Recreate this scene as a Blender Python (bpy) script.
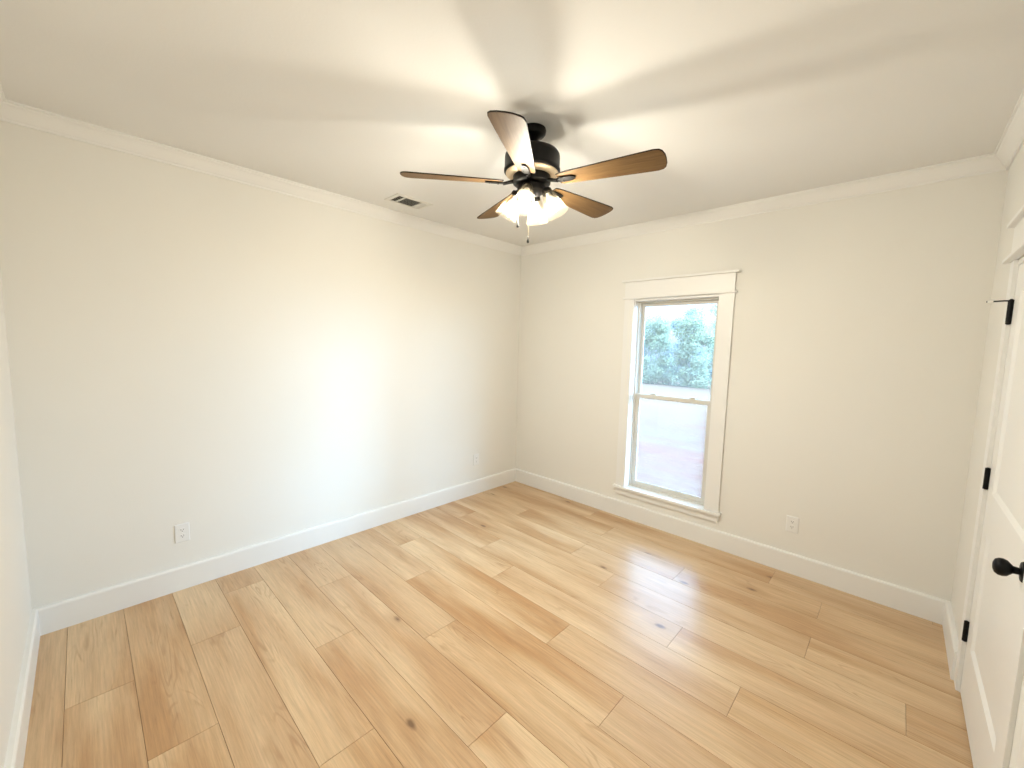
import bpy, bmesh, math, random
from mathutils import Vector, Matrix

# ---------------------------------------------------------------- clearing
for o in list(bpy.data.objects):
    bpy.data.objects.remove(o, do_unlink=True)
scene = bpy.context.scene
COL = scene.collection
PI = math.pi

# room: far left corner at the origin, left wall on x=0, back wall on y=0
W, L, H = 3.614, 3.811, 2.743
WALL = 0.12                      # wall thickness
FAN = (1.798, -1.888)
GLASS_Y = 0.085

# ---------------------------------------------------------------- camera
yaw, pitch, roll, fpx = -0.7583, 0.0942, 0.0253, 408.63
fwd = Vector((math.sin(yaw) * math.cos(pitch), math.cos(yaw) * math.cos(pitch), -math.sin(pitch)))
rgt = Vector((math.cos(yaw), -math.sin(yaw), 0))
upv = rgt.cross(fwd)
r2 = rgt * math.cos(roll) + upv * math.sin(roll)
u2 = upv * math.cos(roll) - rgt * math.sin(roll)
cam_d = bpy.data.cameras.new('camera')
cam = bpy.data.objects.new('camera', cam_d)
COL.objects.link(cam)
m = Matrix((r2, u2, -fwd)).transposed().to_4x4()
m.translation = (3.274, -3.557, 1.630)
cam.matrix_world = m
cam_d.sensor_width = 36
cam_d.lens = 36 * fpx / 1024
cam_d.clip_start = 0.02
cam_d.clip_end = 500
scene.camera = cam

# ---------------------------------------------------------------- exposure
vs = scene.view_settings
vs.view_transform = 'Standard'
vs.look = 'None'
vs.gamma = 1
vs.use_curve_mapping = False
vs.exposure = 0.0
LAMP = 1250.0                     # strength of each bulb
LAMP_COL = (1.0, 0.975, 0.90)
SKY = 1.5
SUNWARD = 115.0                   # extra brightness of the hazy sky round the hidden sun

# ---------------------------------------------------------------- sky
world = bpy.data.worlds.new('sky')
scene.world = world
world.use_nodes = True
wt = world.node_tree
wt.nodes.clear()
def wn(t, **k):
    n = wt.nodes.new(t)
    for a, b in k.items():
        setattr(n, a, b)
    return n
tc = wn('ShaderNodeTexCoord')
nrm = wn('ShaderNodeVectorMath', operation='NORMALIZE')
wt.links.new(tc.outputs['Generated'], nrm.inputs[0])
sep = wn('ShaderNodeSeparateXYZ')
wt.links.new(nrm.outputs[0], sep.inputs[0])
# bright overcast: pale haze low down, strongest light at middle heights, a veiled sun to the right of the view
ramp = wn('ShaderNodeValToRGB')
cr = ramp.color_ramp
for p_, c_ in ((0.0, (0.36, 0.40, 0.43)), (0.17, (0.36, 0.42, 0.47)), (0.36, (29, 46, 73)), (0.62, (33, 51, 80)), (1.0, (8, 13, 20))):
    e = cr.elements[0] if p_ == 0.0 else cr.elements[1] if p_ == 1.0 else cr.elements.new(p_)
    e.position = p_
    e.color = (*c_, 1)
wt.links.new(sep.outputs['Z'], ramp.inputs[0])
dot = wn('ShaderNodeVectorMath', operation='DOT_PRODUCT')
dot.inputs[1].default_value = Vector((0.86, 0.48, 0.26)).normalized()
wt.links.new(nrm.outputs[0], dot.inputs[0])
mx = wn('ShaderNodeMath', operation='MAXIMUM'); mx.inputs[1].default_value = 0
wt.links.new(dot.outputs['Value'], mx.inputs[0])
pw = wn('ShaderNodeMath', operation='POWER'); pw.inputs[1].default_value = 12.0
wt.links.new(mx.outputs[0], pw.inputs[0])
sc_ = wn('ShaderNodeVectorMath', operation='SCALE')
sc_.inputs[0].default_value = (0.50, 0.92, 1.42)
wt.links.new(pw.outputs[0], sc_.inputs['Scale'])
s2 = wn('ShaderNodeVectorMath', operation='SCALE'); s2.inputs['Scale'].default_value = SUNWARD
wt.links.new(sc_.outputs[0], s2.inputs[0])
ad = wn('ShaderNodeVectorMath', operation='ADD')
wt.links.new(ramp.outputs['Color'], ad.inputs[0])
wt.links.new(s2.outputs[0], ad.inputs[1])
bg = wn('ShaderNodeBackground')
wt.links.new(ad.outputs[0], bg.inputs['Color'])
bg.inputs['Strength'].default_value = SKY
wo = wn('ShaderNodeOutputWorld')
wt.links.new(bg.outputs[0], wo.inputs[0])

# sampling portal over the window opening (it gives off no light of its own)
pl = bpy.data.lights.new('window_portal', 'AREA')
pl.shape = 'RECTANGLE'; pl.size = 0.76; pl.size_y = 1.80
pl.cycles.is_portal = True
po = bpy.data.objects.new('window_portal', pl)
po.location = (1.812, 0.135, 1.195)
po.rotation_euler = (PI / 2, 0, PI)       # faces into the room, -y
po.rotation_euler = (-PI / 2, 0, 0)
COL.objects.link(po)

# ---------------------------------------------------------------- materials
def lin(r, g, b):
    f = lambda c: (c / 255 / 12.92) if c <= 10 else ((c / 255 + 0.055) / 1.055) ** 2.4
    return (f(r), f(g), f(b), 1)

class NT:
    def __init__(s, name):
        s.m = bpy.data.materials.new(name)
        s.m.use_nodes = True
        s.t = s.m.node_tree
        s.t.nodes.clear()
        s.out = s.n('ShaderNodeOutputMaterial')
    def n(s, t, ins=None, **k):
        n = s.t.nodes.new(t)
        for a, b in k.items():
            setattr(n, a, b)
        for a, b in (ins or {}).items():
            s.set(n, a, b)
        return n
    def set(s, n, a, b):
        if isinstance(b, bpy.types.NodeSocket):
            s.t.links.new(b, n.inputs[a])
        else:
            n.inputs[a].default_value = b
    def math(s, op, a, b=0.0, c=None):
        ins = {0: a, 1: b}
        if c is not None:
            ins[2] = c
        return s.n('ShaderNodeMath', ins, operation=op).outputs[0]
    def mix(s, fac, a, b, blend='MIX'):
        n = s.n('ShaderNodeMix', data_type='RGBA', blend_type=blend)
        s.set(n, 0, fac); s.set(n, 6, a); s.set(n, 7, b)
        return n.outputs[2]
    def done(s, sh):
        s.t.links.new(sh, s.out.inputs[0])
        return s.m

def coords(t, scale=(1, 1, 1)):
    c = t.n('ShaderNodeTexCoord').outputs['Object']
    return t.n('ShaderNodeMapping', {'Vector': c, 'Scale': scale}).outputs[0]

def paint(name, col, rough=0.6, bump=0.03, nscale=60, spec=0.3):
    t = NT(name)
    v = coords(t)
    no = t.n('ShaderNodeTexNoise', {'Vector': v, 'Scale': nscale, 'Detail': 3.0})
    big = t.n('ShaderNodeTexNoise', {'Vector': v, 'Scale': 1.3, 'Detail': 2.0})
    f = t.n('ShaderNodeMapRange', {0: big.outputs[0], 1: 0.3, 2: 0.7, 3: 0.985, 4: 1.0}).outputs[0]
    c = t.mix(1.0, col, t.n('ShaderNodeCombineColor', {0: f, 1: f, 2: f}).outputs[0], 'MULTIPLY')
    b = t.n('ShaderNodeBump', {'Strength': bump, 'Distance': 0.004, 'Height': no.outputs[0]})
    p = t.n('ShaderNodeBsdfPrincipled', {'Base Color': c, 'Roughness': rough, 'Normal': b.outputs[0],
                                         'Specular IOR Level': spec})
    return t.done(p.outputs[0])

M = {}
M['wall'] = paint('wall_paint', (0.82, 0.805, 0.755, 1), 0.85, 0.08, 140, 0.15)
M['ceiling'] = paint('ceiling_paint', (0.84, 0.835, 0.815, 1), 0.95, 0.10, 90, 0.1)
M['trim'] = paint('trim_gloss_white', (0.84, 0.835, 0.81, 1), 0.38, 0.01, 30, 0.4)
M['vinyl'] = paint('window_vinyl', (0.68, 0.66, 0.60, 1), 0.35, 0.0, 30, 0.4)
M['plate'] = paint('outlet_plastic', (0.83, 0.83, 0.81, 1), 0.3, 0.0, 30, 0.5)
M['slot'] = paint('dark_slot', (0.03, 0.028, 0.025, 1), 0.6, 0.0)
M['vent'] = paint('vent_enamel', (0.78, 0.77, 0.73, 1), 0.4, 0.0)
M['duct'] = paint('duct_dark', (0.10, 0.095, 0.08, 1), 0.8, 0.0)
M['shade_roof_mat'] = paint('shade_roof_paint', (0.72, 0.72, 0.70, 1), 0.7, 0.02)

def metal(name, col, rough, metallic=0.6, spec=0.5):
    t = NT(name)
    no = t.n('ShaderNodeTexNoise', {'Vector': coords(t), 'Scale': 40.0, 'Detail': 4.0})
    r = t.n('ShaderNodeMapRange', {0: no.outputs[0], 3: rough - 0.06, 4: rough + 0.08}).outputs[0]
    p = t.n('ShaderNodeBsdfPrincipled', {'Base Color': col, 'Roughness': r, 'Metallic': metallic, 'Specular IOR Level': spec})
    return t.done(p.outputs[0])
M['black'] = metal('black_hardware', (0.003, 0.003, 0.0035, 1), 0.45, 0.0, 0.18)
M['bronze'] = metal('oil_rubbed_bronze', (0.002, 0.0015, 0.0013, 1), 0.38, 0.0, 0.22)
M['lamp_reflect'] = metal('lamp_reflection_metal', (0.62, 0.50, 0.34, 1), 0.38, 0.55)
M['rubber'] = paint('white_rubber', (0.75, 0.74, 0.70, 1), 0.6, 0.0)
M['brass'] = metal('pull_chain_brass', (0.55, 0.45, 0.28, 1), 0.3, 0.9)

# wood of the fan blades
def blade_wood():
    t = NT('blade_wood')
    v = coords(t, (2.0, 26.0, 26.0))
    n1 = t.n('ShaderNodeTexNoise', {'Vector': v, 'Scale': 3.0, 'Detail': 6.0, 'Roughness': 0.65})
    r = t.n('ShaderNodeValToRGB', {0: n1.outputs[0]})
    r.color_ramp.elements[0].position = 0.30; r.color_ramp.elements[0].color = (0.090, 0.047, 0.017, 1)
    r.color_ramp.elements[1].position = 0.72; r.color_ramp.elements[1].color = (0.160, 0.096, 0.040, 1)
    p = t.n('ShaderNodeBsdfPrincipled', {'Base Color': r.outputs[0], 'Roughness': 0.5, 'Specular IOR Level': 0.12})
    return t.done(p.outputs[0])
M['blade'] = blade_wood()
M['blade_edge'] = paint('blade_dark_edge', (0.022, 0.013, 0.008, 1), 0.5, 0.0)

# oak vinyl planks
def floor_wood():
    t = NT('oak_planks')
    at = t.n('ShaderNodeAttribute', attribute_name='plank')
    at.attribute_type = 'GEOMETRY'
    rnd = t.n('ShaderNodeSeparateColor', {0: at.outputs['Color']})
    ra, rb, rc = rnd.outputs[0], rnd.outputs[1], rnd.outputs[2]
    pos = t.n('ShaderNodeSeparateXYZ', {0: t.n('ShaderNodeTexCoord').outputs['Object']})
    x = t.math('ADD', pos.outputs[0], t.math('MULTIPLY', ra, 37.0))
    y = t.math('ADD', pos.outputs[1], t.math('MULTIPLY', rb, 19.0))
    def vec(sx, sy, off=0.0):
        return t.n('ShaderNodeCombineXYZ', {0: t.math('MULTIPLY', x, sx), 1: t.math('MULTIPLY', y, sy), 2: t.math('ADD', t.math('MULTIPLY', rc, 11.0), off)}).outputs[0]
    def noise(sx, sy, det=4.0, ro=0.55, off=0.0, dist=0.0):
        return t.n('ShaderNodeTexNoise', {'Vector': vec(sx, sy, off), 'Scale': 1.0, 'Detail': det, 'Roughness': ro, 'Distortion': dist}).outputs[0]
    def rng(v, a, b, c, d):
        return t.n('ShaderNodeMapRange', {0: v, 1: a, 2: b, 3: c, 4: d}).outputs[0]
    tone = noise(0.9, 6.0, 3.0, 0.5)
    grain = noise(5.0, 130.0, 5.0, 0.7, 3.0)
    field = noise(1.1, 7.5, 2.0, 0.45, 7.0, 0.6)
    rings = t.math('SINE', t.math('MULTIPLY', field, 90.0))
    rings = rng(rings, 0.35, 1.0, 0.0, 1.0)
    mask = rng(noise(2.2, 9.0, 3.0, 0.6, 15.0), 0.54, 0.68, 0.0, 1.0)
    flame = t.math('MULTIPLY', rings, mask)
    # knots
    vo = t.n('ShaderNodeTexVoronoi', {'Vector': vec(1.25, 2.6, 0.0), 'Scale': 1.0, 'Randomness': 1.0})
    vo.voronoi_dimensions = '2D'
    kd = t.math('ADD', vo.outputs['Distance'], rng(noise(14.0, 30.0, 2.0, 0.5, 2.0), 0.3, 0.7, -0.012, 0.012))
    kcore = rng(kd, 0.012, 0.05, 1.0, 0.0)
    khalo = rng(kd, 0.03, 0.17, 1.0, 0.0)
    kr = t.n('ShaderNodeSeparateColor', {0: vo.outputs['Color']}).outputs[0]
    kon = rng(kr, 0.74, 0.78, 0.0, 1.0)
    kcore = t.math('MULTIPLY', kcore, kon); khalo = t.math('MULTIPLY', khalo, kon)
    base = t.n('ShaderNodeValToRGB', {0: tone})
    cr = base.color_ramp
    cr.elements[0].position = 0.36; cr.elements[0].color = (0.49, 0.275, 0.12, 1)
    cr.elements[1].position = 0.64; cr.elements[1].color = (0.72, 0.53, 0.32, 1)
    c = base.outputs[0]
    c = t.mix(rng(ra, 0.0, 1.0, 0.0, 0.28), c, (0.72, 0.58, 0.40, 1))
    c = t.mix(rng(rb, 0.0, 1.0, 0.0, 0.22), c, (0.48, 0.28, 0.13, 1))
    g = rng(grain, 0.32, 0.70, 0.80, 1.08)
    c = t.mix(1.0, c, t.n('ShaderNodeCombineColor', {0: g, 1: g, 2: g}).outputs[0], 'MULTIPLY')
    c = t.mix(t.math('MULTIPLY', flame, 0.42), c, (0.32, 0.165, 0.07, 1))
    c = t.mix(t.math('MULTIPLY', khalo, 0.38), c, (0.36, 0.19, 0.075, 1))
    c = t.mix(t.math('MULTIPLY', kcore, 0.75), c, (0.10, 0.045, 0.02, 1))
    b = t.n('ShaderNodeBump', {'Strength': 0.10, 'Distance': 0.002, 'Height': grain})
    p = t.n('ShaderNodeBsdfPrincipled', {'Base Color': c, 'Roughness': rng(grain, 0.3, 0.7, 0.27, 0.35), 'Normal': b.outputs[0], 'Specular IOR Level': 0.5})
    return t.done(p.outputs[0])
M['floor'] = floor_wood()
M['groove'] = paint('plank_groove', (0.20, 0.11, 0.05, 1), 0.8, 0.0)

# window glass with the outdoor glare mixed in as a pale translucent veil: lets light through, reflects by angle
def glass():
    t = NT('window_glass')
    fr = t.n('ShaderNodeFresnel', {'IOR': 1.45})
    f = t.math('MULTIPLY', fr.outputs[0], 0.8)
    tr = t.n('ShaderNodeBsdfTransparent', {'Color': (0.97, 0.99, 0.985, 1)})
    gl = t.n('ShaderNodeBsdfGlossy', {'Roughness': 0.02})
    veil = t.n('ShaderNodeBsdfTranslucent', {'Color': (0.98, 0.80, 0.68, 1)})
    no = t.n('ShaderNodeTexNoise', {'Vector': coords(t), 'Scale': 18.0, 'Detail': 5.0})
    fd = t.n('ShaderNodeMapRange', {0: no.outputs[0], 1: 0.3, 2: 0.7, 3: 0.030, 4: 0.045}).outputs[0]
    a = t.n('ShaderNodeMixShader', {0: fd, 1: tr.outputs[0], 2: veil.outputs[0]}).outputs[0]
    return t.done(t.n('ShaderNodeMixShader', {0: f, 1: a, 2: gl.outputs[0]}).outputs[0])
M['glass'] = glass()

def shade_glass():
    t = NT('frosted_shade_glass')
    no = t.n('ShaderNodeTexNoise', {'Vector': coords(t), 'Scale': 45.0, 'Detail': 3.0})
    lw = t.n('ShaderNodeLayerWeight', {'Blend': 0.35})
    tl = t.n('ShaderNodeBsdfTranslucent', {'Color': (0.62, 0.52, 0.36, 1)})
    df = t.n('ShaderNodeBsdfDiffuse', {'Color': (0.62, 0.54, 0.40, 1)})
    tr = t.n('ShaderNodeBsdfTransparent', {'Color': (0.99, 0.97, 0.93, 1)})
    gl = t.n('ShaderNodeBsdfGlossy', {'Roughness': 0.15})
    a = t.n('ShaderNodeMixShader', {0: 0.3, 1: tl.outputs[0], 2: df.outputs[0]}).outputs[0]
    f = t.n('ShaderNodeMapRange', {0: no.outputs[0], 1: 0.3, 2: 0.7, 3: 0.010, 4: 0.012}).outputs[0]
    f = t.math('MULTIPLY_ADD', lw.outputs['Facing'], 0.03, f)
    a = t.n('ShaderNodeMixShader', {0: f, 1: tr.outputs[0], 2: a}).outputs[0]
    a = t.n('ShaderNodeMixShader', {0: 0.02, 1: a, 2: gl.outputs[0]}).outputs[0]
    return t.done(a)
M['shade'] = shade_glass()

def bulb():
    t = NT('lit_bulb')
    return t.done(t.n('ShaderNodeEmission', {'Color': (*LAMP_COL, 1), 'Strength': LAMP}).outputs[0])
M['bulb'] = bulb()

def leafy(name, c0, c1):
    t = NT(name)
    no = t.n('ShaderNodeTexNoise', {'Vector': coords(t), 'Scale': 0.9, 'Detail': 4.0})
    c = t.mix(t.n('ShaderNodeMapRange', {0: no.outputs[0], 1: 0.3, 2: 0.7}).outputs[0], c0, c1)
    d = t.n('ShaderNodeBsdfDiffuse', {'Color': c})
    tl = t.n('ShaderNodeBsdfTranslucent', {'Color': c})
    return t.done(t.n('ShaderNodeMixShader', {0: 0.35, 1: d.outputs[0], 2: tl.outputs[0]}).outputs[0])
M['leaf_green'] = leafy('leaf_green', (0.150, 0.178, 0.140, 1), (0.225, 0.245, 0.135, 1))
M['leaf_blue'] = leafy('leaf_bluegreen', (0.128, 0.150, 0.160, 1), (0.168, 0.188, 0.168, 1))
M['bark'] = paint('tree_bark', (0.26, 0.25, 0.25, 1), 0.9, 0.3, 12)

def ground_mat():
    t = NT('clay_field')
    pos = t.n('ShaderNodeTexCoord').outputs['Object']
    sp = t.n('ShaderNodeSeparateXYZ', {0: pos})
    v = t.n('ShaderNodeMapping', {'Vector': pos, 'Scale': (0.22, 1.1, 1.0), 'Rotation': (0, 0, 0.35)}).outputs[0]
    n1 = t.n('ShaderNodeTexNoise', {'Vector': v, 'Scale': 1.0, 'Detail': 6.0, 'Roughness': 0.62})
    n2 = t.n('ShaderNodeTexNoise', {'Vector': pos, 'Scale': 5.0, 'Detail': 5.0})
    r = t.n('ShaderNodeValToRGB', {0: n1.outputs[0]})
    r.color_ramp.elements[0].position = 0.36; r.color_ramp.elements[0].color = (0.060, 0.026, 0.019, 1)
    r.color_ramp.elements[1].position = 0.58; r.color_ramp.elements[1].color = (0.058, 0.036, 0.026, 1)
    straw = t.mix(n2.outputs[0], (0.066, 0.040, 0.027, 1), (0.082, 0.052, 0.035, 1))
    far = t.n('ShaderNodeMapRange', {0: t.math('ADD', sp.outputs[1], t.math('MULTIPLY', n1.outputs[0], 6.0)), 1: 12.0, 2: 22.0}).outputs[0]
    c = t.mix(far, r.outputs[0], straw)
    b = t.n('ShaderNodeBump', {'Strength': 0.5, 'Distance': 0.05, 'Height': n2.outputs[0]})
    return t.done(t.n('ShaderNodeBsdfDiffuse', {'Color': c, 'Normal': b.outputs[0]}).outputs[0])
M['ground'] = ground_mat()

# ---------------------------------------------------------------- mesh helpers
class MB:
    """collects shapes of ONE object"""
    def __init__(s):
        s.v = []; s.f = []; s.mi = []
    def add(s, vs, fs, mi=0):
        k = len(s.v)
        s.v += [tuple(p) for p in vs]
        s.f += [tuple(k + i for i in f) for f in fs]
        s.mi += [mi] * len(fs)
        return s
    def box(s, a, b, mi=0):
        x0, x1 = sorted((a[0], b[0])); y0, y1 = sorted((a[1], b[1])); z0, z1 = sorted((a[2], b[2]))
        vs = [(x0, y0, z0), (x1, y0, z0), (x1, y1, z0), (x0, y1, z0), (x0, y0, z1), (x1, y0, z1), (x1, y1, z1), (x0, y1, z1)]
        return s.add(vs, [(0, 3, 2, 1), (4, 5, 6, 7), (0, 1, 5, 4), (1, 2, 6, 5), (2, 3, 7, 6), (3, 0, 4, 7)], mi)
    def prism(s, poly, fn, t0, t1, mi=0):
        """poly of 2-D points swept; fn(p, t) gives the 3-D point"""
        n = len(poly)
        vs = [fn(p, t0) for p in poly] + [fn(p, t1) for p in poly]
        fs = [(i, (i + 1) % n, n + (i + 1) % n, n + i) for i in range(n)] + [tuple(range(n))[::-1], tuple(range(n, 2 * n))]
        return s.add(vs, fs, mi)
    def lathe(s, prof, seg=32, mat=None, mi=0, cap=True):
        """prof: (radius, z) pairs round the z axis, placed by the matrix"""
        mat = mat or Matrix.Identity(4)
        vs = []; fs = []
        for r, z in prof:
            for k in range(seg):
                a = 2 * PI * k / seg
                vs.append(mat @ Vector((r * math.cos(a), r * math.sin(a), z)))
        for i in range(len(prof) - 1):
            for k in range(seg):
                a, b = i * seg + k, i * seg + (k + 1) % seg
                fs.append((a, b, b + seg, a + seg))
        if cap:
            fs.append(tuple(range(seg))[::-1])
            fs.append(tuple(range((len(prof) - 1) * seg, len(prof) * seg)))
        return s.add(vs, fs, mi)
    def tube(s, pts, rad, seg=10, mi=0):
        pts = [Vector(p) for p in pts]
        rads = rad if isinstance(rad, (list, tuple)) else [rad] * len(pts)
        vs = []; fs = []
        prev = None
        for i, p in enumerate(pts):
            d = (pts[min(i + 1, len(pts) - 1)] - pts[max(i - 1, 0)]).normalized()
            u = prev - d * prev.dot(d) if prev is not None else d.orthogonal()
            u.normalize(); prev = u
            w = d.cross(u)
            for k in range(seg):
                a = 2 * PI * k / seg
                vs.append(p + (u * math.cos(a) + w * math.sin(a)) * rads[i])
        for i in range(len(pts) - 1):
            for k in range(seg):
                a, b = i * seg + k, i * seg + (k + 1) % seg
                fs.append((a, b, b + seg, a + seg))
        fs.append(tuple(range(seg))[::-1]); fs.append(tuple(range((len(pts) - 1) * seg, len(pts) * seg)))
        return s.add(vs, fs, mi)
    def build(s, name, mats, parent=None, bevel=0, smooth=False, origin=None):
        me = bpy.data.meshes.new(name)
        vs = s.v
        if origin:
            vs = [(a - origin[0], b - origin[1], c - origin[2]) for a, b, c in vs]
        me.from_pydata(vs, [], s.f)
        for mt in (mats if isinstance(mats, list) else [mats]):
            me.materials.append(mt)
        me.polygons.foreach_set('material_index', s.mi)
        bm = bmesh.new(); bm.from_mesh(me)
        bmesh.ops.recalc_face_normals(bm, faces=bm.faces)
        bm.to_mesh(me); bm.free()
        if smooth:
            me.polygons.foreach_set('use_smooth', [True] * len(me.polygons))
            me.set_sharp_from_angle(angle=math.radians(38))
        me.update()
        o = bpy.data.objects.new(name, me)
        if origin:
            o.location = origin
        COL.objects.link(o)
        if parent:
            o.parent = parent
            if origin:
                o.location = Vector(origin) - parent.location
        if bevel:
            b = o.modifiers.new('bevel', 'BEVEL')
            b.width = bevel; b.segments = 2; b.limit_method = 'ANGLE'; b.angle_limit = math.radians(40)
        return o

def empty(name, loc=(0, 0, 0), rz=0):
    o = bpy.data.objects.new(name, None)
    o.empty_display_size = 0.1
    o.location = loc
    o.rotation_euler = (0, 0, rz)
    COL.objects.link(o)
    return o

def tag(o, label=None, cat=None, group=None, kind=None):
    if label: o['label'] = label
    if cat: o['category'] = cat
    if group: o['group'] = group
    if kind: o['kind'] = kind
    return o

def struct(o, label, cat):
    return tag(o, label, cat, None, 'structure')

# ================================================================ SHELL
# window opening
WX0, WX1, WZ0, WZ1 = 1.445, 2.180, 0.300, 2.078
# doors on the right wall: (far y, near y)
D1 = (-0.690, -1.590)
D2 = (-1.905, -2.665)
DH = 2.034

MB().box((-WALL, -L - WALL, -0.05), (0, WALL, H)).build('wall_left', M['wall'])
w = MB()
w.box((0, 0, -0.05), (WX0, WALL, H)).box((WX1, 0, -0.05), (W, WALL, H))
w.box((WX0, 0, -0.05), (WX1, WALL, WZ0 - 0.03)).box((WX0, 0, WZ1), (WX1, WALL, H))
w.build('wall_back', M['wall'])
w = MB()
ys = [0 + WALL, D1[0] + 0.02, D1[1] - 0.02, D2[0] + 0.02, D2[1] - 0.02, -L - WALL]
for i in (0, 2, 4):
    w.box((W, ys[i], -0.05), (W + WALL, ys[i + 1], H))
for i in (1, 3):
    w.box((W, ys[i], DH + 0.02), (W + WALL, ys[i + 1], H))
w.build('wall_right', M['wall'])
MB().box((0, -L - WALL, -0.05), (W, -L, H)).build('wall_front', M['wall'])
c_ = MB()  # unseen walls added to stop sky light leaking in under the doors
c_.box((W + 0.95, -L - WALL, -0.05), (W + 1.07, WALL, H)).box((W + WALL, WALL - 0.12, -0.05), (W + 0.95, WALL, H)).box((W + WALL, -L - WALL, -0.05), (W + 0.95, -L, H))
c_.box((W + WALL, -L, 2.45), (W + 0.95, WALL - 0.12, 2.55)).box((W + WALL, -L, -0.12), (W + 0.95, WALL - 0.12, -0.06))
struct(c_.build('wall_light_stop', M['wall']), 'unseen walls added behind the doors to stop light leaks', 'wall')
MB().box((-WALL, -L - WALL, H), (W + WALL, WALL, H + 0.1)).build('ceiling', M['ceiling'])
for n, lb, ct in (('wall_left', 'long cream painted left wall holding two power outlets', 'wall'),
                  ('wall_back', 'cream painted back wall with the tall single window', 'wall'),
                  ('wall_right', 'cream painted right wall holding the white panel door', 'wall'),
                  ('wall_front', 'white painted near wall at the lower left edge', 'wall'),
                  ('ceiling', 'smooth off white ceiling above the fan', 'ceiling')):
    struct(bpy.data.objects[n], lb, ct)

# ---- floor: planks 0.2265 wide running along x, joints as seen
def make_floor():
    random.seed(5)
    pitch_, y0 = 0.2265, -3.687
    joints = {0: 0.76, 1: 1.30, 2: 0.67, 3: 1.785, 4: 1.15, 5: 0.605, 6: 1.489, 7: 0.935, 8: 0.465, 9: 2.84, 10: 2.472,
              11: 1.90, 12: 3.03, 13: 2.227, 14: 3.03, 15: 1.2, 16: 0.5, -1: 1.4}
    plen = 1.524
    mb = MB(); vals = []
    def plank(xa, xb, ya, yb):
        g, h = 0.0005, 0.0022
        col = (random.random(), random.random(), random.random(), 1)
        t = [(xa + g + .0006, ya + g + .0006, 0), (xb - g - .0006, ya + g + .0006, 0), (xb - g - .0006, yb - g - .0006, 0), (xa + g + .0006, yb - g - .0006, 0)]
        b = [(xa + g, ya + g, -h), (xb - g, ya + g, -h), (xb - g, yb - g, -h), (xa + g, yb - g, -h)]
        mb.add(t + b, [(0, 1, 2, 3), (4, 5, 1, 0), (5, 6, 2, 1), (6, 7, 3, 2), (7, 4, 0, 3)])
        vals.extend([col] * 8)
    for k in range(-1, 17):
        ya, yb = y0 + k * pitch_, y0 + (k + 1) * pitch_
        ya, yb = max(ya, -L), min(yb, 0)
        j = joints[k]
        while j > 0: j -= plen
        cuts = []
        while j < W + WALL:
            cuts.append(j); j += plen
        cuts.append(j)
        for a, b in zip(cuts, cuts[1:]):
            a, b = max(a, 0), min(b, W + WALL)
            if b - a > 0.01:
                plank(a, b, ya, yb)
    mb.box((-WALL, -L - WALL, -0.05), (W + WALL, WALL, -0.0022), 1)
    vals.extend([(0, 0, 0, 1)] * 8)
    o = mb.build('floor', [M['floor'], M['groove']])
    a = o.data.color_attributes.new('plank', 'FLOAT_COLOR', 'POINT')
    for i, c in enumerate(vals):
        a.data[i].color = c
    return struct(o, 'light oak plank floor with scattered knots', 'floor')
make_floor()

# ---- baseboards and crown
BH, BT = 0.152, 0.024
base_prof = [(0, 0), (BT, 0), (BT, BH - 0.010), (BT - 0.004, BH - 0.002), (BT - 0.008, BH), (0, BH)]
crown = [(0, 0.086), (0.009, 0.086), (0.011, 0.076), (0.018, 0.070), (0.032, 0.050), (0.048, 0.026), (0.056, 0.018), (0.058, 0.011), (0.066, 0.009), (0.066, 0), (0, 0)]
left = lambda p, t: (p[0], t, p[1])
back = lambda p, t: (t, -p[0], p[1])
right = lambda p, t: (W - p[0], t, p[1])
front = lambda p, t: (t, -L + p[0], p[1])
CAS = 0.090
b = MB().prism(base_prof, left, -L, 0).build('baseboard_left', M['trim']); struct(b, 'white baseboard along the left wall', 'baseboard')
b = MB().prism(base_prof, back, BT * .5, W - BT * .5).build('baseboard_back', M['trim']); struct(b, 'white baseboard below the window', 'baseboard')
b = MB().prism(base_prof, right, D1[0] + CAS, 0).prism(base_prof, right, D2[0] + CAS, D1[1] - CAS).prism(base_prof, right, -L, D2[1] - CAS).build('baseboard_right', M['trim'])
struct(b, 'short white baseboard beside the door casing', 'baseboard')
b = MB().prism(base_prof, front, BT * .5, W - BT * .5).build('baseboard_front', M['trim']); struct(b, 'white baseboard of the near wall at lower left', 'baseboard')
cz = [(a, H - c) for a, c in crown]
for i, (fn, t0, t1, lb) in enumerate(((left, -L, 0, 'cream crown moulding above the left wall'), (back, 0, W, 'cream crown moulding above the window wall'),
                                      (right, -L, 0, 'cream crown moulding above the door wall'), (front, 0, W, 'cream crown moulding above the near wall'))):
    struct(MB().prism(cz, fn, t0, t1).build('trim_%d' % (i + 1), M['trim']), lb, 'crown moulding')

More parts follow.
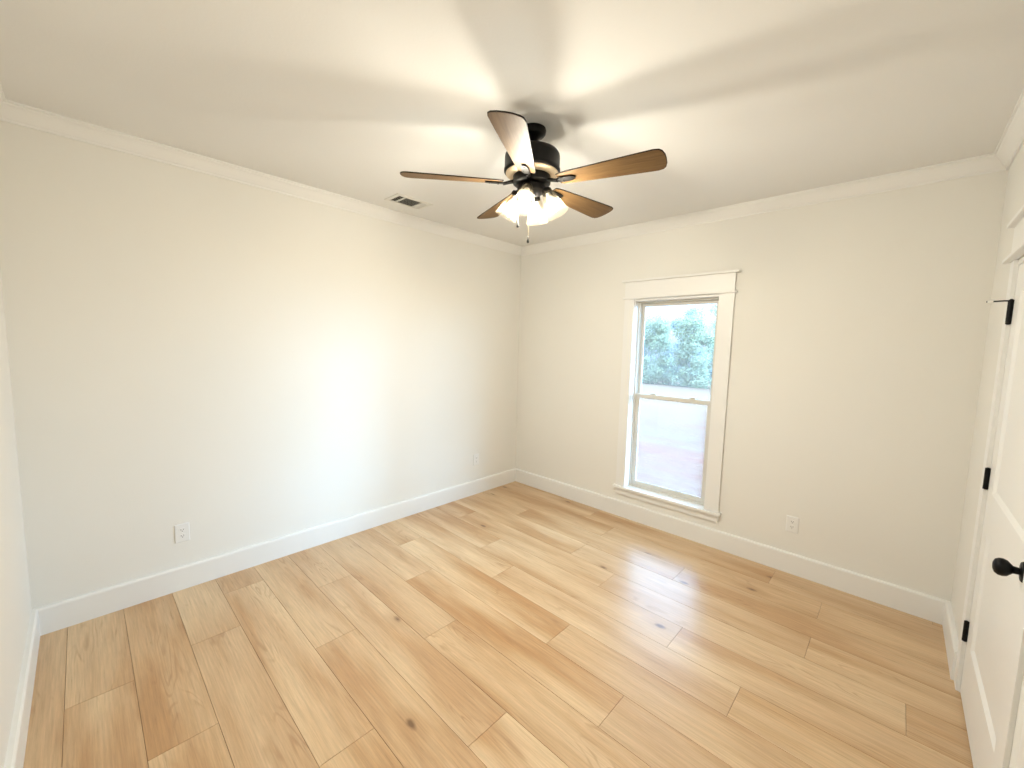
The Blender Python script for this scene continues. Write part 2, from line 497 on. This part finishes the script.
# ================================================================ WINDOW
def make_window():
    wr = empty('window_1', (1.812, 0, 0.30))
    struct(wr, 'tall narrow double hung window with white craftsman casing', 'window')
    org = wr.location
    def put(mb, name, mat, parent=wr, bevel=0.0, smooth=False):
        # meshes are written in room coordinates
        o = mb.build(name, mat, None, bevel, smooth)
        o.parent = wr if parent is wr else parent
        if parent is wr:
            o.location = -org
        return o
    ct = 0.019
    cl, cr_ = 1.352, 2.290
    # extension jamb lining the opening
    j = MB()
    j.box((WX0 - 0.012, -0.002, WZ0), (WX0 + 0.008, 0.075, WZ1)).box((WX1 - 0.008, -0.002, WZ0), (WX1 + 0.012, 0.075, WZ1))
    j.box((WX0 + 0.008, -0.002, WZ1 - 0.014), (WX1 - 0.008, 0.075, WZ1 + 0.004))
    put(j, 'jamb', M['trim'], bevel=0.001)
    for x0, x1 in ((cl, WX0 + 0.002), (WX1 - 0.002, cr_)):
        put(MB().box((x0, -ct, WZ0 + 0.002), (x1, 0, WZ1 + 0.006)), 'side_casing', M['trim'], bevel=0.0015)
    put(MB().box((cl - 0.016, -ct - 0.016, WZ1 + 0.006), (cr_ + 0.016, 0, WZ1 + 0.022)), 'head_fillet', M['trim'], bevel=0.003)
    put(MB().box((cl, -ct - 0.003, WZ1 + 0.022), (cr_, 0, 2.238)), 'head_board', M['trim'], bevel=0.0015)
    put(MB().box((cl - 0.026, -ct - 0.028, 2.238), (cr_ + 0.026, 0, 2.256)), 'head_cap', M['trim'], bevel=0.003)
    put(MB().box((cl - 0.022, -0.042, WZ0 - 0.022), (cr_ + 0.016, 0, WZ0 + 0.002)).box((WX0, 0, WZ0 - 0.022), (WX1, 0.08, WZ0 + 0.002)), 'stool', M['trim'], bevel=0.002)
    put(MB().box((cl, -0.017, 0.218), (cr_, 0, WZ0 - 0.022)), 'apron', M['trim'], bevel=0.0015)
    # vinyl frame
    fx0, fx1, fz0, fz1 = WX0 + 0.004, WX1 - 0.004, WZ0, WZ1 - 0.006
    f = MB()
    f.box((fx0, 0.060, fz0), (fx0 + 0.020, 0.150, fz1)).box((fx1 - 0.020, 0.060, fz0), (fx1, 0.150, fz1))
    f.box((fx0 + 0.020, 0.060, fz1 - 0.022), (fx1 - 0.020, 0.150, fz1)).box((fx0 + 0.020, 0.060, fz0), (fx1 - 0.020, 0.150, fz0 + 0.016))
    # the sash tracks show as ribs on the frame sides
    for yy in (0.072, 0.100, 0.128):
        f.box((fx0 + 0.020, yy, fz0 + 0.016), (fx0 + 0.025, yy + 0.004, fz1 - 0.022)).box((fx1 - 0.025, yy, fz0 + 0.016), (fx1 - 0.020, yy + 0.004, fz1 - 0.022))
    put(f, 'vinyl_frame', M['vinyl'], bevel=0.001)
    mz = 1.188
    def sash(name, y0, y1, z0, z1, st, bot, top):
        s = MB()
        a, b_ = fx0 + 0.022, fx1 - 0.022
        s.box((a, y0, z0), (a + st, y1, z1)).box((b_ - st, y0, z0), (b_, y1, z1))
        s.box((a + st, y0, z0), (b_ - st, y1, z0 + bot)).box((a + st, y0, z1 - top), (b_ - st, y1, z1))
        # glazing beads round the pane
        ym = (y0 + y1) / 2
        g = 0.006
        for q0, q1 in ((y0 + 0.004, ym - 0.003),):
            s.box((a + st, q0, z0 + bot), (a + st + g, q1, z1 - top)).box((b_ - st - g, q0, z0 + bot), (b_ - st, q1, z1 - top))
            s.box((a + st + g, q0, z0 + bot), (b_ - st - g, q1, z0 + bot + g)).box((a + st + g, q0, z1 - top - g), (b_ - st - g, q1, z1 - top))
        so = put(s, name, M['vinyl'], bevel=0.0015)
        p = MB().box((a + st - 0.004, ym - 0.002, z0 + bot - 0.004), (b_ - st + 0.004, ym + 0.002, z1 - top + 0.004)).build('pane', M['glass'], so)
        return so
    sash('upper_sash', 0.106, 0.132, mz - 0.018, fz1 - 0.022, 0.022, 0.030, 0.024)
    lo = sash('lower_sash', 0.074, 0.102, fz0 + 0.016, mz + 0.016, 0.030, 0.036, 0.032)
    for x in (1.635, 1.985):
        k = MB()
        k.box((x - 0.026, 0.078, mz + 0.016), (x + 0.026, 0.100, mz + 0.022))
        k.lathe([(0.012, 0), (0.012, 0.008), (0.009, 0.011)], 16, Matrix.Translation((x, 0.089, mz + 0.022)))
        k.box((x - 0.004, 0.066, mz + 0.023), (x + 0.030, 0.080, mz + 0.031))
        k.build('sash_lock', M['vinyl'], lo, 0.001)
    return wr
make_window()

# ================================================================ DOORS
def make_door(name, label, yh, yl, hinges_in_room=True, knob_y=None):
    """door in the right wall: hinge edge at yh, latch edge at yl (room x = W)"""
    s = 1 if yl < yh else -1           # +1: the latch is nearer the camera than the hinges
    d = empty(name, (W, (yh + yl) / 2, 0))
    struct(d, label, 'door')
    org = d.location
    def put(mb, nm, mat, bevel=0.0, smooth=False, parent=None):
        o = mb.build(nm, mat, None, bevel, smooth)
        o.parent = parent or d
        if parent is None:
            o.location = -org
        return o
    ya, yb = max(yh, yl), min(yh, yl)   # far edge, near edge
    # jamb lining
    j = MB()
    j.box((W - 0.001, ya + 0.003, 0), (W + WALL + 0.001, ya + 0.022, DH + 0.02)).box((W - 0.001, yb - 0.022, 0), (W + WALL + 0.001, yb - 0.003, DH + 0.02))
    j.box((W - 0.001, yb - 0.003, DH + 0.003), (W + WALL + 0.001, ya + 0.003, DH + 0.02))
    # stop strips behind the leaf
    j.box((W + 0.040, ya - 0.010, 0), (W + 0.075, ya + 0.003, DH)).box((W + 0.040, yb - 0.003, 0), (W + 0.075, yb + 0.010, DH))
    j.box((W + 0.040, yb, DH - 0.010), (W + 0.075, ya, DH + 0.003))
    put(j, 'jamb', M['trim'], 0.001)
    ct = 0.013
    for y0, y1 in ((ya + 0.008, ya + CAS), (yb - CAS, yb - 0.008)):
        put(MB().box((W - ct, y0, 0), (W, y1, DH + 0.030)), 'side_casing', M['trim'], 0.0015)
    put(MB().box((W - ct - 0.025, yb - CAS - 0.022, DH + 0.030), (W, ya + CAS + 0.022, DH + 0.046)), 'head_fillet', M['trim'], 0.003)
    put(MB().box((W - ct - 0.003, yb - CAS, DH + 0.046), (W, ya + CAS, 2.223)), 'head_board', M['trim'], 0.0015)
    put(MB().box((W - ct - 0.026, yb - CAS - 0.016, 2.223), (W, ya + CAS + 0.016, 2.241)), 'head_cap', M['trim'], 0.003)
    # leaf with two recessed panels
    x0, x1 = (W + 0.002, W + 0.037) if hinges_in_room else (W + 0.078, W + 0.113)
    z0, z1 = 0.010, DH
    st, br, tr = 0.115, 0.272, 0.115
    pz = [(z0 + br, 0.845), (1.025, z1 - tr)]
    q = MB()
    yA, yB = ya, yb
    q.box((x0, yA - st, z0), (x1, yA, z1)).box((x0, yB, z0), (x1, yB + st, z1))
    q.box((x0, yB + st, z0), (x1, yA - st, pz[0][0])).box((x0, yB + st, pz[0][1]), (x1, yA - st, pz[1][0])).box((x0, yB + st, pz[1][1]), (x1, yA - st, z1))
    leaf = put(q, 'door_leaf', M['trim'])
    for za, zb in pz:
        # sloped sticking then the sunken flat panel
        e, dp = 0.018, 0.010
        o_ = [(x0, yB + st, za), (x0, yA - st, za), (x0, yA - st, zb), (x0, yB + st, zb)]
        i_ = [(x0 + dp, yB + st + e, za + e), (x0 + dp, yA - st - e, za + e), (x0 + dp, yA - st - e, zb - e), (x0 + dp, yB + st + e, zb - e)]
        k_ = [(x1, p[1], p[2]) for p in o_]
        p = MB().add(o_ + i_ + k_, [(0, 1, 5, 4), (1, 2, 6, 5), (2, 3, 7, 6), (3, 0, 4, 7), (4, 5, 6, 7), (8, 9, 10, 11)])
        p.build('panel', M['trim'], leaf)
    # hinges: knuckle barrel with leaves
    for hz in ((1.830, 1.070, 0.315) if hinges_in_room else ()):
        h = MB()
        hy = yh + 0.0015 * s
        h.lathe([(0.004, -0.052), (0.0098, -0.049), (0.0098, -0.017), (0.0092, -0.0165), (0.0098, -0.016), (0.0098, 0.016), (0.0092, 0.0165), (0.0098, 0.017), (0.0098, 0.049), (0.004, 0.052)], 18,
                Matrix.Translation((W - 0.0060, hy, hz)))
        h.box((W - 0.008, hy - 0.0012, hz - 0.048), (W + 0.030, hy + 0.0012, hz + 0.048))
        put(h, 'hinge', M['black'], 0, True)
    # knob
    ky = knob_y if knob_y is not None else yl + 0.070 * s
    kz = 0.950
    mt = Matrix.Translation((x0, ky, kz)) @ Matrix.Rotation(-PI / 2, 4, 'Y')
    kn = put(MB().lathe([(0.010, 0.006), (0.0115, 0.016), (0.012, 0.024), (0.018, 0.030), (0.0255, 0.037), (0.0285, 0.046), (0.0275, 0.055), (0.022, 0.063), (0.012, 0.067), (0.002, 0.068)], 28, mt), 'knob', M['black'], 0, True)
    MB().lathe([(0.0335, 0.0), (0.0335, 0.004), (0.030, 0.008), (0.014, 0.010), (0.011, 0.011)], 32, mt).build('rose', M['black'], kn, 0, True)
    return d, put
d1, put1 = make_door('door_1', 'white two panel door with black hinges and round black knob', D1[0], D1[1])
make_door('door_2', 'next white door casing at the right picture edge', D2[0], D2[1], False)
# hinge pin stop: arm with white bumper on top of the upper hinge, swung against the wall side
hs = MB()
hx, hy, hz = W - 0.0060, D1[0] + 0.0015, 1.830
hs.lathe([(0.011, 0.049), (0.011, 0.056), (0.005, 0.060), (0.003, 0.062)], 16, Matrix.Translation((hx, hy, hz)))
hs.tube([(hx, hy, hz + 0.054), (hx - 0.020, hy + 0.006, hz + 0.055), (hx - 0.052, hy + 0.018, hz + 0.055)], 0.0036, 10)
st_ = put1(hs, 'hinge_pin_stop', M['black'], 0, True)
mt = Matrix.Translation((hx - 0.052, hy + 0.018, hz + 0.055)) @ Vector((-0.94, 0.34, 0)).to_track_quat('Z', 'Y').to_matrix().to_4x4()
MB().lathe([(0.006, -0.002), (0.0075, 0.002), (0.0075, 0.012), (0.0055, 0.016), (0.002, 0.017)], 16, mt).build('bumper', M['rubber'], st_, 0, True)
tip = MB().lathe([(0.0045, 0.0165), (0.0045, 0.019), (0.002, 0.020)], 12, mt).build('bumper_tip', M['black'], st_, 0, True)

# ================================================================ CEILING FAN
def make_fan():
    cx, cy = FAN
    fan = empty('ceiling_fan', (cx, cy, H))
    tag(fan, 'five blade ceiling fan with black motor and four lit glass shades', 'ceiling fan')
    B = lambda mb, n, mt, par=fan, bev=0, sm=True: mb.build(n, mt, par, bev, sm)
    zz = lambda prof: [(r, z - H) for r, z in prof]
    B(MB().lathe(zz([(0.066, H), (0.068, H - 0.010), (0.065, H - 0.024), (0.053, H - 0.037), (0.037, H - 0.046), (0.027, H - 0.057), (0.021, H - 0.068)])), 'canopy', M['bronze'])
    B(MB().lathe(zz([(0.0125, H - 0.06), (0.0125, 2.640)]), 20).lathe(zz([(0.022, 2.668), (0.024, 2.660), (0.024, 2.640)]), 24), 'downrod', M['bronze'])
    B(MB().lathe(zz([(0.030, 2.652), (0.060, 2.648), (0.112, 2.636), (0.134, 2.624), (0.142, 2.612), (0.1435, 2.600), (0.143, 2.548), (0.146, 2.543), (0.146, 2.532), (0.140, 2.526), (0.136, 2.524), (0.100, 2.512), (0.060, 2.500)]), 56), 'motor_housing', M['bronze'])
    B(MB().lathe(zz([(0.137, 2.5235), (0.135, 2.519), (0.108, 2.5085), (0.098, 2.5075)]), 56, cap=False), 'motor_reflection_ring', M['lamp_reflect'])  # pale ring: lamp reflection on the motor's underside put into its colour
    B(MB().lathe(zz([(0.096, 2.506), (0.098, 2.500), (0.098, 2.474), (0.090, 2.468), (0.060, 2.466)]), 48), 'flywheel', M['bronze'])
    sw = B(MB().lathe(zz([(0.055, 2.468), (0.072, 2.462), (0.075, 2.450), (0.070, 2.432), (0.050, 2.420), (0.030, 2.412), (0.012, 2.406), (0.010, 2.396), (0.004, 2.392)]), 40), 'switch_housing', M['bronze'])
    # blades
    R0, R1 = 0.150, 0.668
    pts = []
    outl = [(R0, 0.038), (R0 + 0.02, 0.046), (0.30, 0.056), (0.45, 0.066), (0.58, 0.074), (0.625, 0.0760), (0.648, 0.071), (0.660, 0.058), (R1, 0.032)]
    half = outl
    ring = [(x, y) for x, y in half] + [(R1 + 0.002, 0.0)] + [(x, -y) for x, y in half[::-1]]
    n = len(ring)
    th = 0.0065
    pit = math.radians(12)
    bz = -0.002
    def blade_mesh():
        mb = MB()
        ins = [(x + (0.0022 if x < 0.2 else -0.0022 if x > 0.63 else 0), y - math.copysign(0.0022, y) if abs(y) > 0.003 else y) for x, y in ring]
        vs = [(x, y, -th / 2) for x, y in ins] + [(x, y, -th / 2 + 0.0014) for x, y in ring] + [(x, y, th / 2 - 0.0014) for x, y in ring] + [(x, y, th / 2) for x, y in ins]
        mb.add(vs, [tuple(range(n))[::-1]], 0)
        k = 0
        fs = []
        for l in range(3):
            for i in range(n):
                a, b_ = l * n + i, l * n + (i + 1) % n
                fs.append((a, b_, b_ + n, a + n))
        fs.append(tuple(range(3 * n, 4 * n)))
        k0 = len(mb.v) - len(vs)
        mb.f += [tuple(k0 + i for i in f) for f in fs]; mb.mi += [1] * len(fs)
        return mb
    bm_ = None
    for i in range(5):
        a = math.radians(14.3 + 72 * i)
        if bm_ is None:
            bl = blade_mesh().build('blade', [M['blade'], M['blade_edge']], fan)
            ir = MB()
            # bracket: arm from the hub that dips then a plate with a rounded end screwed under the blade
            ir.tube([(0.080, 0, 0.008), (0.115, 0, 0.000), (0.150, 0, -0.010)], [0.011, 0.009, 0.008], 12)
            plate = [(0.140, 0.010), (0.165, 0.021), (0.215, 0.019), (0.238, 0.012), (0.243, 0.0), (0.238, -0.012), (0.215, -0.019), (0.165, -0.021), (0.140, -0.010)]
            ir.prism(plate, lambda p, t: (p[0], p[1], t), -th / 2 - 0.007, -th / 2 - 0.0004)
            for sx, sy in ((0.175, 0.012), (0.175, -0.012), (0.222, 0.0)):
                ir.lathe([(0.004, 0.0), (0.0035, -0.002), (0.0015, -0.003)], 10, Matrix.Translation((sx, sy, -th / 2 - 0.007)))
            iron = ir.build('blade_iron', M['bronze'], bl, 0.001, True)
            bm_ = (bl, iron)
        else:
            bl = bm_[0].copy(); COL.objects.link(bl); bl.parent = fan
            ic = bm_[1].copy(); COL.objects.link(ic); ic.parent = bl
        bl.matrix_local = Matrix.Translation((0, 0, 2.474 - H)) @ Matrix.Rotation(a, 4, 'Z') @ Matrix.Rotation(-pit, 4, 'X')
    # light kit: four arms, shades and bulbs
    sp = [(0.0215, 0.0), (0.0255, -0.004), (0.031, -0.014), (0.036, -0.030), (0.041, -0.052), (0.047, -0.078), (0.052, -0.100), (0.056, -0.116), (0.0605, -0.128), (0.062, -0.132)]
    inner = [(r - 0.0028, z) for r, z in sp[::-1]]
    first = None
    for i in range(4):
        a = math.radians(-64 + 90 * i)
        base = Matrix.Rotation(a, 4, 'Z')
        if first is None:
            arm = MB().tube([(0.050, 0, 2.440 - H), (0.066, 0, 2.446 - H), (0.080, 0, 2.440 - H), (0.084, 0, 2.430 - H)], 0.009, 12)
            tilt = Matrix.Translation((0.080, 0, 2.432 - H)) @ Matrix.Rotation(math.radians(-27), 4, 'Y')
            arm.lathe([(0.010, 0.010), (0.024, 0.006), (0.027, -0.004), (0.027, -0.016), (0.024, -0.017)], 24, tilt)
            fit = arm.build('lamp_arm', M['bronze'], fan, 0, True)
            sh = MB().lathe(sp + inner, 40, tilt, cap=False).build('lamp_shade', M['shade'], fan, 0, True)
            bm0 = MB().lathe([(0.011, -0.012), (0.013, -0.030), (0.022, -0.048), (0.027, -0.062), (0.0285, -0.074), (0.0278, -0.080)], 20, tilt, 1, cap=False)
            bm0.lathe([(0.0278, -0.080), (0.026, -0.088), (0.019, -0.098), (0.010, -0.103), (0.002, -0.105)], 20, tilt, 0, cap=False)
            bu = bm0.build('bulb', [M['bulb'], M['plate']], sh, 0, True)
            first = (fit, sh, bu)
            new = first
        else:
            new = tuple(o.copy() for o in first)
            for o in new: COL.objects.link(o)
            new[0].parent = fan; new[1].parent = fan; new[2].parent = new[1]
        new[0].matrix_local = base; new[1].matrix_local = base
    # pull chains
    for (dx, dy, z1, ln) in ((-0.050, -0.045, 2.285, 0.034), (-0.004, -0.012, 2.205, 0.030)):
        ch = MB()
        zt = 2.428 if abs(dx) > .02 else 2.396
        z = zt
        ch.tube([(dx, dy, zt - H), (dx, dy, z1 - H)], 0.0006, 6)
        while z > z1:
            ch.lathe([(0.0003, 0.0012), (0.0011, 0.0006), (0.0011, -0.0006), (0.0003, -0.0012)], 6, Matrix.Translation((dx, dy, z - H)))
            z -= 0.0032
        c_ = ch.build('pull_chain', M['brass'], fan)
        MB().lathe([(0.0015, 0.0), (0.003, -0.003), (0.0035, -0.010), (0.0065, -0.022), (0.007, -0.029), (0.005, -0.0335), (0.001, -0.035)], 16, Matrix.Translation((dx, dy, z1 - H))).build('fob', M['bronze'], c_, 0, True)
    return fan
make_fan()

# ================================================================ OUTLETS
def make_outlet(proto=None):
    """built facing -y at the origin"""
    o = empty('power_outlet')
    p = MB()
    w2, h2, t = 0.0385, 0.060, 0.006
    outer = [(-w2, -h2), (w2, -h2), (w2, h2), (-w2, h2)]
    inn = [(x * 0.90, z * 0.94) for x, z in outer]
    vs = [(x, 0, z) for x, z in outer] + [(x, -t * 0.55, z) for x, z in outer] + [(x, -t, z) for x, z in inn]
    fs = []
    for l in range(2):
        for i in range(4):
            a, b_ = l * 4 + i, l * 4 + (i + 1) % 4
            fs.append((a, b_, b_ + 4, a + 4))
    fs += [(8, 9, 10, 11), (3, 2, 1, 0)]
    p.add(vs, fs)
    p.build('cover_plate', M['plate'], o, 0.0008)
    for s in (1, -1):
        r = MB()
        poly = [(0.0172 * math.cos(a) , 0.0172 * math.sin(a)) for a in [2 * PI * k / 28 for k in range(28)]]
        poly = [(x, max(-0.0135, min(0.0135, z))) for x, z in poly]
        r.prism(poly, lambda q, tt: (q[0], tt, q[1] + s * 0.0195), -0.003, -0.0078)
        rc = r.build('receptacle', M['plate'], o)
        sl = MB()
        sl.box((-0.0078, -0.0074, s * 0.0195 - 0.001), (-0.0054, -0.0080, s * 0.0195 + 0.0075))
        sl.box((0.0054, -0.0074, s * 0.0195 - 0.0002), (0.0076, -0.0080, s * 0.0195 + 0.0072))
        sl.prism([(0.0026 * math.cos(k * PI / 6), 0.0026 * math.sin(k * PI / 6)) for k in range(12)], lambda q, tt: (q[0], tt, q[1] + s * 0.0195 - 0.0072), -0.0074, -0.0080)
        sl.build('slots', M['slot'], rc)
    MB().lathe([(0.0032, 0.0), (0.0030, 0.0012), (0.001, 0.0018)], 14, Matrix.Translation((0, -t, 0)) @ Matrix.Rotation(PI / 2, 4, 'X')).build('screw', M['plate'], o, 0, True)
    return o
def copy_tree(o, parent=None):
    c = o.copy(); COL.objects.link(c)
    if parent is not None: c.parent = parent
    for ch in list(o.children):
        copy_tree(ch, c)
    return c
po_ = make_outlet()
spots = [((0, -3.166, 0.371), PI / 2, 'white power outlet low on the left wall nearest the camera'),
         ((0, -0.642, 0.379), PI / 2, 'faint cream power outlet low on the left wall beside the far room corner'),
         ((2.793, 0, 0.367), 0, 'cream power outlet low on the back wall between window and door')]
for i, (p, rz, lb) in enumerate(spots):
    o = po_ if i == 0 else copy_tree(po_)
    o.location = p; o.rotation_euler = (0, 0, rz)
    tag(o, lb, 'power outlet', 'power outlets low on the walls')

# ================================================================ CEILING VENT
def make_vent():
    cx, cy = 0.345, -1.705
    wx, wy = 0.205, 0.320
    v = empty('air_vent', (cx, cy, H))
    tag(v, 'small white rectangular ceiling air vent with dark louvres left of the fan', 'air vent')
    a, b = wx / 2, wy / 2
    ia, ib = a - 0.028, b - 0.030
    f = MB()
    def ringface(o1, o2, z1, z2):
        vs = [(-o1[0], -o1[1], z1), (o1[0], -o1[1], z1), (o1[0], o1[1], z1), (-o1[0], o1[1], z1), (-o2[0], -o2[1], z2), (o2[0], -o2[1], z2), (o2[0], o2[1], z2), (-o2[0], o2[1], z2)]
        f.add(vs, [(0, 1, 5, 4), (1, 2, 6, 5), (2, 3, 7, 6), (3, 0, 4, 7)])
    ringface((a, b), (a - 0.004, b - 0.004), 0, -0.006)
    ringface((a - 0.004, b - 0.004), (ia, ib), -0.006, -0.008)
    ringface((ia, ib), (ia, ib), -0.008, -0.0005)
    f.box((-ia, -ib + 0.050, -0.008), (ia, -ib + 0.060, -0.0005)).box((-ia, ib - 0.060, -0.008), (ia, ib - 0.050, -0.0005))
    f.build('frame', M['vent'], v)
    MB().box((-ia, -ib, -0.0012), (ia, ib, -0.0002)).build('duct_opening', M['duct'], v)
    # middle louvres run along y, the end sets along x
    k = 0
    for i in range(7):
        x = -ia + 0.010 + i * (2 * ia - 0.020) / 6
        MB().prism([(0.0045, -0.0075), (0.0037, -0.0075), (-0.0045, -0.0015), (-0.0037, -0.0015)], lambda p, t: (x + p[0], t, p[1]), -ib + 0.060, ib - 0.060).build('louvre', M['vent'], v)
    for e in (-1, 1):
        for i in range(3):
            y = e * (ib - 0.010 - i * 0.016)
            MB().prism([(-0.0045, -0.0075), (-0.0037, -0.0075), (0.0045, -0.0015), (0.0037, -0.0015)], lambda p, t: (t, y + e * -p[0], p[1]), -ia, ia).build('louvre', M['vent'], v)
    return v
make_vent()

# ================================================================ OUTSIDE
def gz(y): return -0.45 - 0.05 * y
g = MB()
NX, NY = 24, 40
random.seed(11)
gv = []
for jy in range(NY + 1):
    y = 0.2 + 110 * (jy / NY) ** 1.8
    for ix in range(NX + 1):
        x = -80 + 150 * ix / NX
        gv.append((x, y, gz(y) + (random.uniform(-0.05, 0.05) * min(1, y / 8))))
gf = [(j * (NX + 1) + i, j * (NX + 1) + i + 1, (j + 1) * (NX + 1) + i + 1, (j + 1) * (NX + 1) + i) for j in range(NY) for i in range(NX)]
g.add(gv, gf)
struct(g.build('ground', M['ground'], None, 0, True), 'pale red clay field with straw seen through the window', 'ground')
ev = MB().box((-2.0, WALL, 2.56), (W + 2.0, 1.98, 2.62)).box((-2.0, 1.96, 2.48), (W + 2.0, 2.00, 2.70)).build('shade_roof', M['shade_roof_mat'])  # unseen deep roof added to keep sky light off the floor by the window
struct(ev, 'unseen roof added outside to shade the floor below the window', 'added shade roof')

def tree(x, y, h, cw, seed, label, mat, base_frac=0.05, n=9500, leaf=0.30, group='trees beyond the clay field'):
    rnd = random.Random(seed)
    z0 = gz(y) - 0.1
    t = empty('leafy_tree', (x, y, z0))
    tag(t, label, 'tree', group)
    tr = MB()
    top = h * 0.86
    path = [(0, 0, 0)]
    px = py = 0
    for k in range(1, 7):
        px += rnd.uniform(-.12, .12); py += rnd.uniform(-.12, .12)
        path.append((px, py, top * k / 6))
    tr.tube(path, [0.20, 0.17, 0.14, 0.11, 0.08, 0.05, 0.02], 8)
    lumps = []
    for k in range(30):
        zf = rnd.uniform(base_frac + 0.04, 0.95) if k > 7 else rnd.uniform(base_frac, 0.22)
        rr = cw * (0.30 + 0.70 * math.sin(PI * min(1, 0.12 + 0.88 * (1 - zf)) ** 0.8 * 0.62))
        a = rnd.uniform(0, 2 * PI)
        q = rr * rnd.uniform(0.25, 0.8)
        c = (math.cos(a) * q, math.sin(a) * q, zf * h)
        lumps.append((c, cw * rnd.uniform(0.28, 0.46)))
        s0 = path[min(6, max(1, int(zf * 5)))]
        tr.tube([s0, ((s0[0] + c[0]) / 2, (s0[1] + c[1]) / 2, (s0[2] + c[2]) / 2 + 0.1), c], [0.06, 0.04, 0.015], 6)
    tr.build('trunk', M['bark'], t)
    lf = MB()
    for k in range(n):
        c, r = lumps[k % len(lumps)]
        u = Vector((rnd.gauss(0, 1), rnd.gauss(0, 1), rnd.gauss(0, .8)))
        u = u.normalized() * r * rnd.uniform(0.55, 1.05)
        p = Vector(c) + u
        nrm_ = (u.normalized() + Vector((rnd.uniform(-.8, .8), rnd.uniform(-.8, .8), rnd.uniform(-.3, .9)))).normalized()
        a = nrm_.orthogonal().normalized(); a.rotate(Matrix.Rotation(rnd.uniform(0, 2 * PI), 3, nrm_))
        b_ = nrm_.cross(a)
        s = leaf * rnd.uniform(0.6, 1.2)
        lf.add([p - a * s * .5, p + b_ * s * .28 + nrm_ * s * .08, p + a * s * .5, p - b_ * s * .28 + nrm_ * s * .08], [(0, 1, 2, 3)])
    me = lf.build('foliage', mat, t)
    return t

specs = [(-31.0, 49, 7.2, 3.6, 1, 'blue green tree left of the window view', 'leaf_blue'),
         (-24.2, 50, 7.0, 3.4, 2, 'low blue green tree against the left side of the upper pane', 'leaf_blue'),
         (-19.8, 46, 8.6, 2.9, 3, 'tall pale green tree in the middle of the upper pane', 'leaf_green'),
         (-17.4, 51, 10.6, 2.9, 4, 'broad green tree in the right half of the upper pane', 'leaf_blue'),
         (-14.6, 45, 8.0, 2.9, 5, 'rounded bright green tree low by the right side of the upper pane', 'leaf_green'),
         (-11.0, 50, 11.6, 3.2, 9, 'tallest tree at the right edge of the upper pane', 'leaf_blue'),
         (-25.6, 62, 10.6, 3.2, 12, 'hazy blue tree set back behind the low left trees', 'leaf_blue'),
         (-16.4, 63, 12.4, 3.2, 14, 'hazy green tree set back behind the tallest tree', 'leaf_green'),
         (-6.0, 45, 8.6, 3.2, 6, 'green tree just right of the window view', 'leaf_green'),
         (1.0, 48, 9.4, 3.4, 7, 'blue green tree straight out from the window', 'leaf_blue'),
         (8.5, 47, 8.4, 3.4, 8, 'pale green tree far right beyond the field', 'leaf_green')]
for x, y, h, cw, sd_, lb, mt_ in specs:
    tree(x, y, h, cw, sd_, lb, M[mt_])
